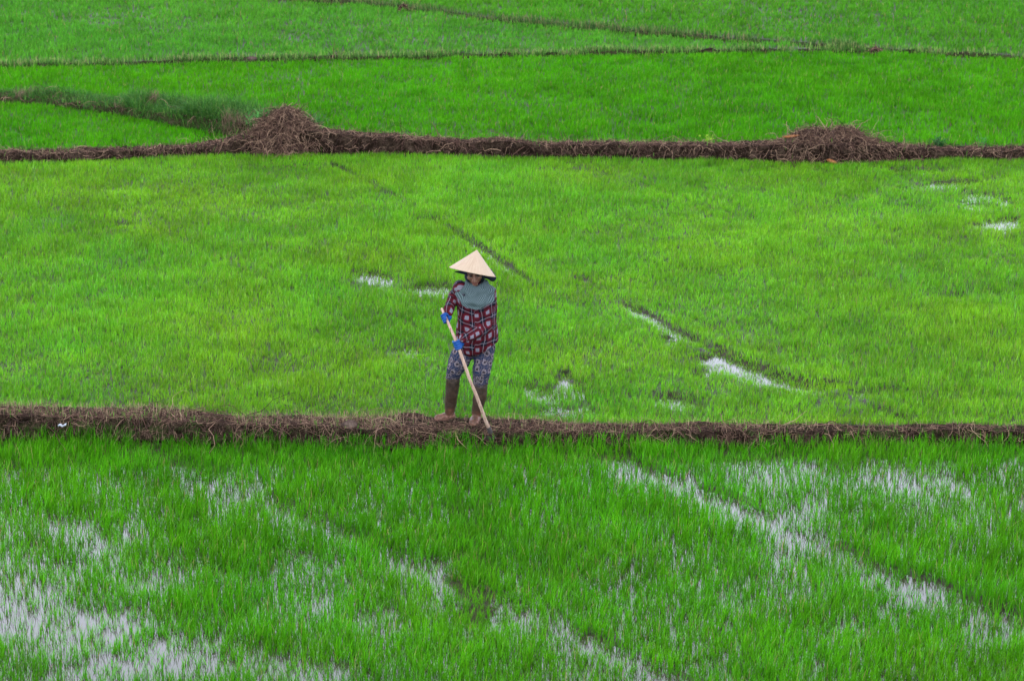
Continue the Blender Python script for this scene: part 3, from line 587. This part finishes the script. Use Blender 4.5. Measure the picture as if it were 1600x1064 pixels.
# head frame: x image right, y towards the face, z up
HC = pp(741, 424, -.045); HR = (Matrix.Rotation(R(-4), 3, 'Y') @ Matrix.Rotation(R(20), 3, 'X'))
HM = Matrix.Translation(HC) @ (HR @ Matrix(((1, 0, 0), (0, -1, 0), (0, 0, 1)))).to_4x4()
def hl(x, y, z): return HM @ Vector((x, y, z))

def body():
    bm = bmesh.new()
    ball(bm, (0, -.012, .02), (.070, .086, .076), HM); ball(bm, (0, .018, -.035), (.058, .066, .066), HM); ball(bm, (0, .058, -.092), (.026, .024, .020), HM)
    for s in (-1, 1):
        ball(bm, (s*.038, .058, -.02), (.026, .026, .026), HM); ball(bm, (s*.030, .072, .026), (.026, .014, .010), HM); ball(bm, (s*.075, -.01, -.01), (.010, .02, .032), HM)
        ball(bm, (s*.014, .092, -.034), (.010, .011, .009), HM)
    loft(bm, [hl(0, .078, .02), hl(0, .090, -.005), hl(0, .103, -.030)], [.009, .010, .013], n=10)
    loft(bm, [hl(-.020, .078, -.060), hl(0, .088, -.058), hl(.020, .078, -.060)], [.006, .009, .006], n=10, axis=(0, 0, 1))
    loft(bm, [hl(-.016, .076, -.071), hl(0, .086, -.072), hl(.016, .076, -.071)], [.006, .009, .006], n=10, axis=(0, 0, 1))
    loft(bm, [hl(0, -.02, -.03), hl(0, -.02, -.09), neck, pp(742, 452, .02)], [.052, .052, .055, .07])
    loft(bm, [neck+Vector((0, .02, 0)), chest, belly, pelv], [.06, .15, .13, .155], [.05, .10, .10, .11])
    loft(bm, [sh_l, el_l, wr_l], [.045, .036, .024]); loft(bm, [sh_r, el_r, wr_r], [.045, .036, .024])
    loft(bm, [chest+Vector((-.1, 0, .03)), sh_l], [.05, .045], axis=(0, 1, 0)); loft(bm, [chest+Vector((.1, 0, .03)), sh_r], [.05, .045], axis=(0, 1, 0))
    loft(bm, [wr_l, HL+Vector((.004, .02, 0))], [.024, .026]); loft(bm, [wr_r, HRt+Vector((.012, .02, .004))], [.024, .026])
    loft(bm, [pp(731, 545, .05), pp(719, 560, .05), pp(711, 577, .05), pp(708, 594, .08), pp(704, 630, .13), pp(702.5, 645, .155)], [.075, .07, .052, .046, .035, .033])
    loft(bm, [pp(757, 545, .05), pp(756, 560, .03), pp(753, 580, .0), pp(751.5, 603, .02), pp(747, 634, .03), pp(744.5, 648, .05)], [.075, .066, .054, .044, .035, .033])
    loft(bm, [pp(702.5, 647, .16), pp(693, 651, .15)], [.030, .022], axis=(0, 0, 1)); loft(bm, [pp(744, 651, .04), pp(742, 656, -.01)], [.030, .022])
    def f(v, nn, me):
        inv = np.array(HM.inverted()); q = np.c_[v, np.ones(len(v))]@inv.T; x, y, z = q[:, 0], q[:, 1], q[:, 2]
        col = np.repeat(np.array([[.15, .072, .046]]), len(v), 0)*(1+.25*fbm(v[:, 0]+v[:, 1], v[:, 2], .03, 2))[:, None]
        lips = (y > .07) & (np.abs(x) < .024) & (z > -.079) & (z < -.052); col[lips] = (.15, .05, .038)
        brow = (y > .05) & (np.abs(np.abs(x)-.03) < .02) & (np.abs(z-.028) < .005); col[brow] = (.02, .012, .01)
        set_attr(me, 'col', col); return v
    return fused('person', bm, M_SKIN, .0052, 3, None, f)
HL = pp(697, 495, -.15); HRt = pp(716, 537, -.26)     # where the two fists close round the shaft
SH = [pp(690.5, 483, -.13), pp(694.5, 492, -.15), pp(703, 511, -.20), pp(710, 527, -.24), pp(716.5, 543, -.27), pp(733, 590, -.27), pp(746, 622, -.24), pp(758, 655, -.17), pp(764.5, 671, -.13)]
person = body(); tag(person, 'farmer in conical straw hat and red plaid shirt working on the muddy bank', 'person')

def shirt():
    bm = bmesh.new(); T = [(742, 449, 15, .07, 0), (742, 452, 24, .10, 0), (743, 458, 29, .115, 0), (744, 480, 29.5, .125, .0), (745, 505, 31, .13, .01), (745.5, 524, 33, .14, .03), (745.5, 534, 33.5, .145, .04)]
    loft(bm, [pp(a, b, e) for a, b, c, d, e in T], [c/182 for a, b, c, d, e in T], [d for a, b, c, d, e in T], n=40)
    loft(bm, [pp(742, 520, -.03), pp(739, 543, -.01)], [.10, .08], [.09, .075]); loft(bm, [pp(765, 515, .02), pp(767, 529, .03)], [.07, .06], [.10, .09])
    loft(bm, [sh_l+Vector((.01, .02, -.01)), el_l, el_l.lerp(wr_l, .55), wr_l], [.060, .050, .045, .038]); loft(bm, [sh_r, sh_r.lerp(el_r, .5), el_r, el_r.lerp(wr_r, .5), wr_r], [.064, .060, .060, .055, .042])
    loft(bm, [chest+Vector((-.08, 0, .03)), sh_l], [.055, .06], axis=(0, 1, 0)); loft(bm, [chest+Vector((.09, 0, .03)), sh_r], [.055, .064], axis=(0, 1, 0))
    bones = [(sh_l, el_l, .052, .02, .055), (el_l, wr_l, .045, .05, .048), (sh_r, el_r, .058, .01, .062), (el_r, wr_r, .05, .04, .056), (belly+Vector((0, 0, -.3)), neck+Vector((0, 0, .1)), .155, .012, .165)]
    def f(v, nn, me):
        v = wrinkle(v, nn, .018, .07); u = bone_uv(v, bones); fr = v[:, 0] < pp(741, 500).x; tor = np.abs(v[:, 0]-pp(744, 500).x) < .16; u[:, 1] += np.where(tor & fr, .037+.18*u[:, 0], -.10*u[:, 0]); u[:, :2] += .045*np.stack([fbm(v[:, 0], v[:, 2], .2, 3, 2), fbm(v[:, 2], v[:, 0], .2, 6, 2)], -1); u[:, :2] += .022*np.stack([fbm(v[:, 0], v[:, 2], .06, 1, 2), fbm(v[:, 2], v[:, 0], .06, 2, 2)], -1); set_attr(me, 'cloth', u)
        P_ = [pp(a, b, .02) for a, b in ((705, 545), (722, 550), (735, 556), (745, 553), (760, 543), (772, 535), (785, 530))]
        hem = np.interp(v[:, 0], [p.x for p in P_], [p.z for p in P_])-.05*(v[:, 1]-YP); v[:, 2] = np.maximum(v[:, 2], hem)
        return v
    o = fused('shirt', bm, M_PLAID, .008, 3, person, f)
    return o
shirt()
def trousers():
    bm = bmesh.new()
    loft(bm, [pp(746, 528, .05), pp(746, 541, .05)], [.15, .155], [.11, .115], n=30)
    L = [pp(731, 543, .05), pp(719, 560, .05), pp(711, 575, .05), pp(707.5, 588, .08)]; Rr = [pp(757, 543, .05), pp(756, 560, .03), pp(753, 580, .0), pp(751.5, 597, .02)]
    loft(bm, L, [.09, .094, .077, .064]); loft(bm, Rr, [.09, .084, .079, .062])
    bones = [(L[0], L[2], .085, .0, .09), (L[2], L[3], .07, .17, .07), (Rr[0], Rr[2], .085, .03, .09), (Rr[2], Rr[3], .07, .23, .07)]
    def f(v, nn, me):
        v = wrinkle(v, nn, .018, .06); set_attr(me, 'cloth', bone_uv(v, bones)); return v
    return fused('trousers', bm, M_FLOWER, .008, 3, person, f)
trousers()
def boot(pts, r, foot, fr, sole):
    bm = bmesh.new(); loft(bm, pts, r, n=24); loft(bm, foot, fr, [k*.8 for k in fr], n=20, axis=(1, 0, 0) if abs(foot[0].x-foot[-1].x) < .06 else (0, 1, 0))
    def f(v, nn, me):
        v = wrinkle(v, nn, .008, .045); v[:, 2] = np.maximum(v[:, 2], sole+.003*np.sin(v[:, 0]*60)); return v
    o = fused('boot', bm, M_BOOT, .006, 2, person, f)
    # rolled rim at the top
    bm = bmesh.new(); c = pts[0]; rr = r[0]
    loft(bm, [c+Vector((math.cos(a)*rr*1.0, math.sin(a)*rr*1.0, .022)) for a in np.linspace(0, 2*math.pi*.999, 24)], [.005]*24, axis=(0, 0, 1), n=8, cap=False)
    me = bpy.data.meshes.new('boot_rim'); bm.to_mesh(me); bm.free(); link('boot_rim', me, M_BOOT, o)
    return o
zs = .148
boot([pp(708, 594, .08), pp(706, 612, .10), pp(704, 630, .13), pp(702.5, 641, .15)], [.062, .059, .050, .044], [pp(706, 648, .17), pp(701, 649, .165), pp(692, 651.5, .15), pp(683, 653.5, .13)], [.042, .046, .042, .034], zs+.02)
boot([pp(751.5, 603, .02), pp(750, 620, .02), pp(747, 634, .03), pp(744.5, 645, .04)], [.062, .059, .051, .044], [pp(745, 651, .06), pp(743, 654, .02), pp(741, 658.5, -.04), pp(740, 661, -.08)], [.042, .046, .046, .038], zs-.01)
def fist(c, ax, back, thumb_side, wrist):
    """gloved fist: four fingers curling round the shaft axis ax at c, thumb across them"""
    bm = bmesh.new(); ax = ax.normalized(); back = (back-ax*back.dot(ax)).normalized(); side = ax.cross(back)
    k0 = c+back*.030                              # knuckle plane behind the shaft
    loft(bm, [wrist, wrist.lerp(k0, .5), k0], [.027, .030, .036], [.025, .025, .024], axis=tuple(ax))
    for i, ln in enumerate((.92, 1., .96, .82)):
        o = c+ax*(.030-.0205*i)
        R0 = .027; angs = [150, 95, 40, -25, -80]; pts = []
        for a in angs:
            a = R(a*thumb_side); pts.append(o+back*math.cos(a)*-1*R0*(-1)+side*math.sin(a)*R0)
        pts = [o+back*math.cos(R(a))*R0+side*math.sin(R(a))*R0*thumb_side for a in (10, 70, 130, 190*ln, 235*ln)]
        loft(bm, pts, [.0115, .0115, .0105, .0098, .0085], n=10, axis=tuple(ax))
    th = [c+back*.028-side*.014*thumb_side-ax*.004, c+back*.012-side*.030*thumb_side+ax*.022, c-back*.014-side*.024*thumb_side+ax*.034, c-back*.028-side*.004*thumb_side+ax*.032]
    loft(bm, th, [.014, .0125, .0115, .009], n=10, axis=tuple(ax))
    return fused('glove', bm, M_GLOVE, .0035, 2, person)
axl = (SH[0]-SH[2]); axr = (SH[3]-SH[5])
fist(pp(696.5, 497, -.163), axl, Vector((.25, .7, .3)), 1, wr_l+Vector((0, 0, 0)))
fist(pp(714.6, 538.5, -.262), axr, Vector((.6, .55, .2)), -1, wr_r)
def headscarf():
    bm = bmesh.new(); ball(bm, (0, -.02, .005), (.080, .092, .083), HM); ball(bm, (0, -.01, -.06), (.086, .080, .062), HM)
    loft(bm, [hl(.05, -.03, -.04), hl(.115, -.02, -.05), hl(.15, .0, -.075)], [.04, .05, .035], n=14, axis=(0, 0, 1)); loft(bm, [hl(-.06, 0, -.01), hl(-.12, .0, .0), hl(-.165, .0, .008)], [.022, .012, .006], n=10, axis=(0, 0, 1))
    def f(v, nn, me): return wrinkle(v, nn, .006, .04)
    o = fused('headscarf', bm, M_NAVY, .005, 2, person, f)
    inv = HM.inverted(); b = bmesh.new(); b.from_mesh(o.data)
    kill = [v for v in b.verts if (lambda q: q.y > .028 and (q.x/.063)**2+((q.z+.02)/.098)**2 < 1)(inv @ v.co)]
    bmesh.ops.delete(b, geom=kill, context='VERTS'); b.to_mesh(o.data); b.free(); s = o.modifiers.new('s', 'SOLIDIFY'); s.thickness = .004; s.offset = -1
    return o
headscarf()
def neckerchief():
    """gauzy cloth wound round neck and draped over chest in a rounded bib"""
    nu, nv = 64, 22; P = np.zeros((nu+1, nv, 3)); U = np.zeros((nu+1, nv, 3))
    for i in range(nu+1):
        a = 2*math.pi*i/nu; fr = max(0, -math.sin(a))            # 1 towards the camera
        for j in range(nv):
            t = j/(nv-1)
            rx = .066+.099*min(1, t*1.25)**.7; ry = .066+.100*min(1, t*1.25)**.7
            top = .036-.030*fr**2; low = -.088-.088*fr**1.1+.012*math.cos(a)*fr
            z = top+(low-top)*t; fold = (.009*math.sin(a*7+t*5)+.010*math.sin(a*4-t*9+1)+.006*math.sin(a*2+t*16))*min(1, .3+t*2)
            P[i, j] = (math.cos(a)*(rx+fold)*(1-.08*t*fr), math.sin(a)*(ry+fold)+.0, z+.004*math.sin(a*5))
            U[i, j] = (a*.12, z, 0)
    P += np.array(pp(744, 444, -.02))[None, None]+np.array([0, .0, 0]); me = grid_mesh('neckerchief', P); set_attr(me, 'cloth', U.reshape(-1, 3))
    o = link('neckerchief', me, M_GAUZE, person); s = o.modifiers.new('s', 'SOLIDIFY'); s.thickness = .005; s.offset = 1
neckerchief()
def hat():
    nr, na = 26, 72; P = np.zeros((na+1, nr, 3))
    for i in range(na+1):
        a = 2*math.pi*i/na
        for j in range(nr):
            t = j/(nr-1); r = .199*t+.0015; P[i, j] = (r*math.cos(a), r*math.sin(a), .187*(1-t)**1.04+.003*math.sin(t*50)*0-.004*t**8+.0012*math.sin(a*9)*t)
    me = grid_mesh('hat', P[:, ::-1]); o = link('hat', me, M_STRAW, person)
    o.matrix_world = Matrix.Translation(pp(738.3, 424.2, -.05)) @ Matrix.Rotation(R(12), 4, 'Y') @ Matrix.Rotation(R(-13), 4, 'X')
    s = o.modifiers.new('s', 'SOLIDIFY'); s.thickness = .004; s.offset = -1
    bm = bmesh.new(); pts = [Vector((.199*math.cos(a), .199*math.sin(a), -.004)) for a in np.linspace(0, 2*math.pi, 73)]
    loft(bm, pts, [.0032]*73, axis=(0, 0, 1), n=8, cap=False); m2 = bpy.data.meshes.new('hat_rim'); bm.to_mesh(m2); bm.free(); k = link('hat_rim', m2, M_STRAW, o)
    # chin strap
    return o
hat()
M_EYE = mat('dark_eye', (.012, .008, .007), .15, .5)[0]
for s in (-1, 1):
    bm = bmesh.new(); ball(bm, (s*.030, .076, .004), (.014, .010, .0065), HM); me = bpy.data.meshes.new('eye'); bm.to_mesh(me); bm.free()
    for p in me.polygons: p.use_smooth = True
    link('eye', me, M_EYE, person)
# the long shaft she works with
def hoe():
    bm = bmesh.new(); loft(bm, SH, [.0115, .012, .0125, .013, .0135, .014, .0145, .015, .0155], n=14)
    m, nt, b = mat('worn_bamboo', rough=.55, spec=.3); co = objco(nt); mp = N(nt, 'ShaderNodeMapping'); mp.inputs['Scale'].default_value = (60, 60, 7); nt.links.new(co, mp.inputs[0])
    c = ramp(nt, noise(nt, 1, 6, mp.outputs[0], .7), [(.3, (.16, .09, .065)), (.5, (.38, .25, .19)), (.75, (.48, .35, .28))]); nt.links.new(c, b.inputs['Base Color'])
    me = bpy.data.meshes.new('shaft'); bm.to_mesh(me); bm.free()
    for p in me.polygons: p.use_smooth = True
    root = bpy.data.objects.new('garden_hoe', None); C.objects.link(root); root.location = SH[-1]; root.empty_display_size = .1
    tag(root, 'long pale wooden hoe shaft slanting from the gloves into the bank', 'hoe')
    o = link('shaft', me, m, root); o.location = -SH[-1]
    mt, nt, b = mat('rusty_iron', (.04, .032, .03), .7, .4)
    bm = bmesh.new(); d = (SH[-1]-SH[-2]).normalized(); p0 = SH[-1]-d*.02
    loft(bm, [p0, p0+d*.05], [.019, .021], n=16)
    me = bpy.data.meshes.new('iron_socket'); bm.to_mesh(me); bm.free(); link('iron_socket', me, mt, root).location = -SH[-1]
    bm = bmesh.new(); q = p0+d*.045+Vector((0, .02, -.045)); v = [q+Vector((-.05, -.0, -.0)), q+Vector((.05, 0, 0)), q+Vector((.06, .05, -.12)), q+Vector((-.06, .05, -.12))]
    f = bm.faces.new([bm.verts.new(x) for x in v]); e = bmesh.ops.extrude_face_region(bm, geom=[f]); bmesh.ops.translate(bm, verts=[x for x in e['geom'] if isinstance(x, bmesh.types.BMVert)], vec=(0, .006, -.004))
    bmesh.ops.recalc_face_normals(bm, faces=bm.faces)
    me = bpy.data.meshes.new('hoe_blade'); bm.to_mesh(me); bm.free(); link('hoe_blade', me, mt, root).location = -SH[-1]
hoe()
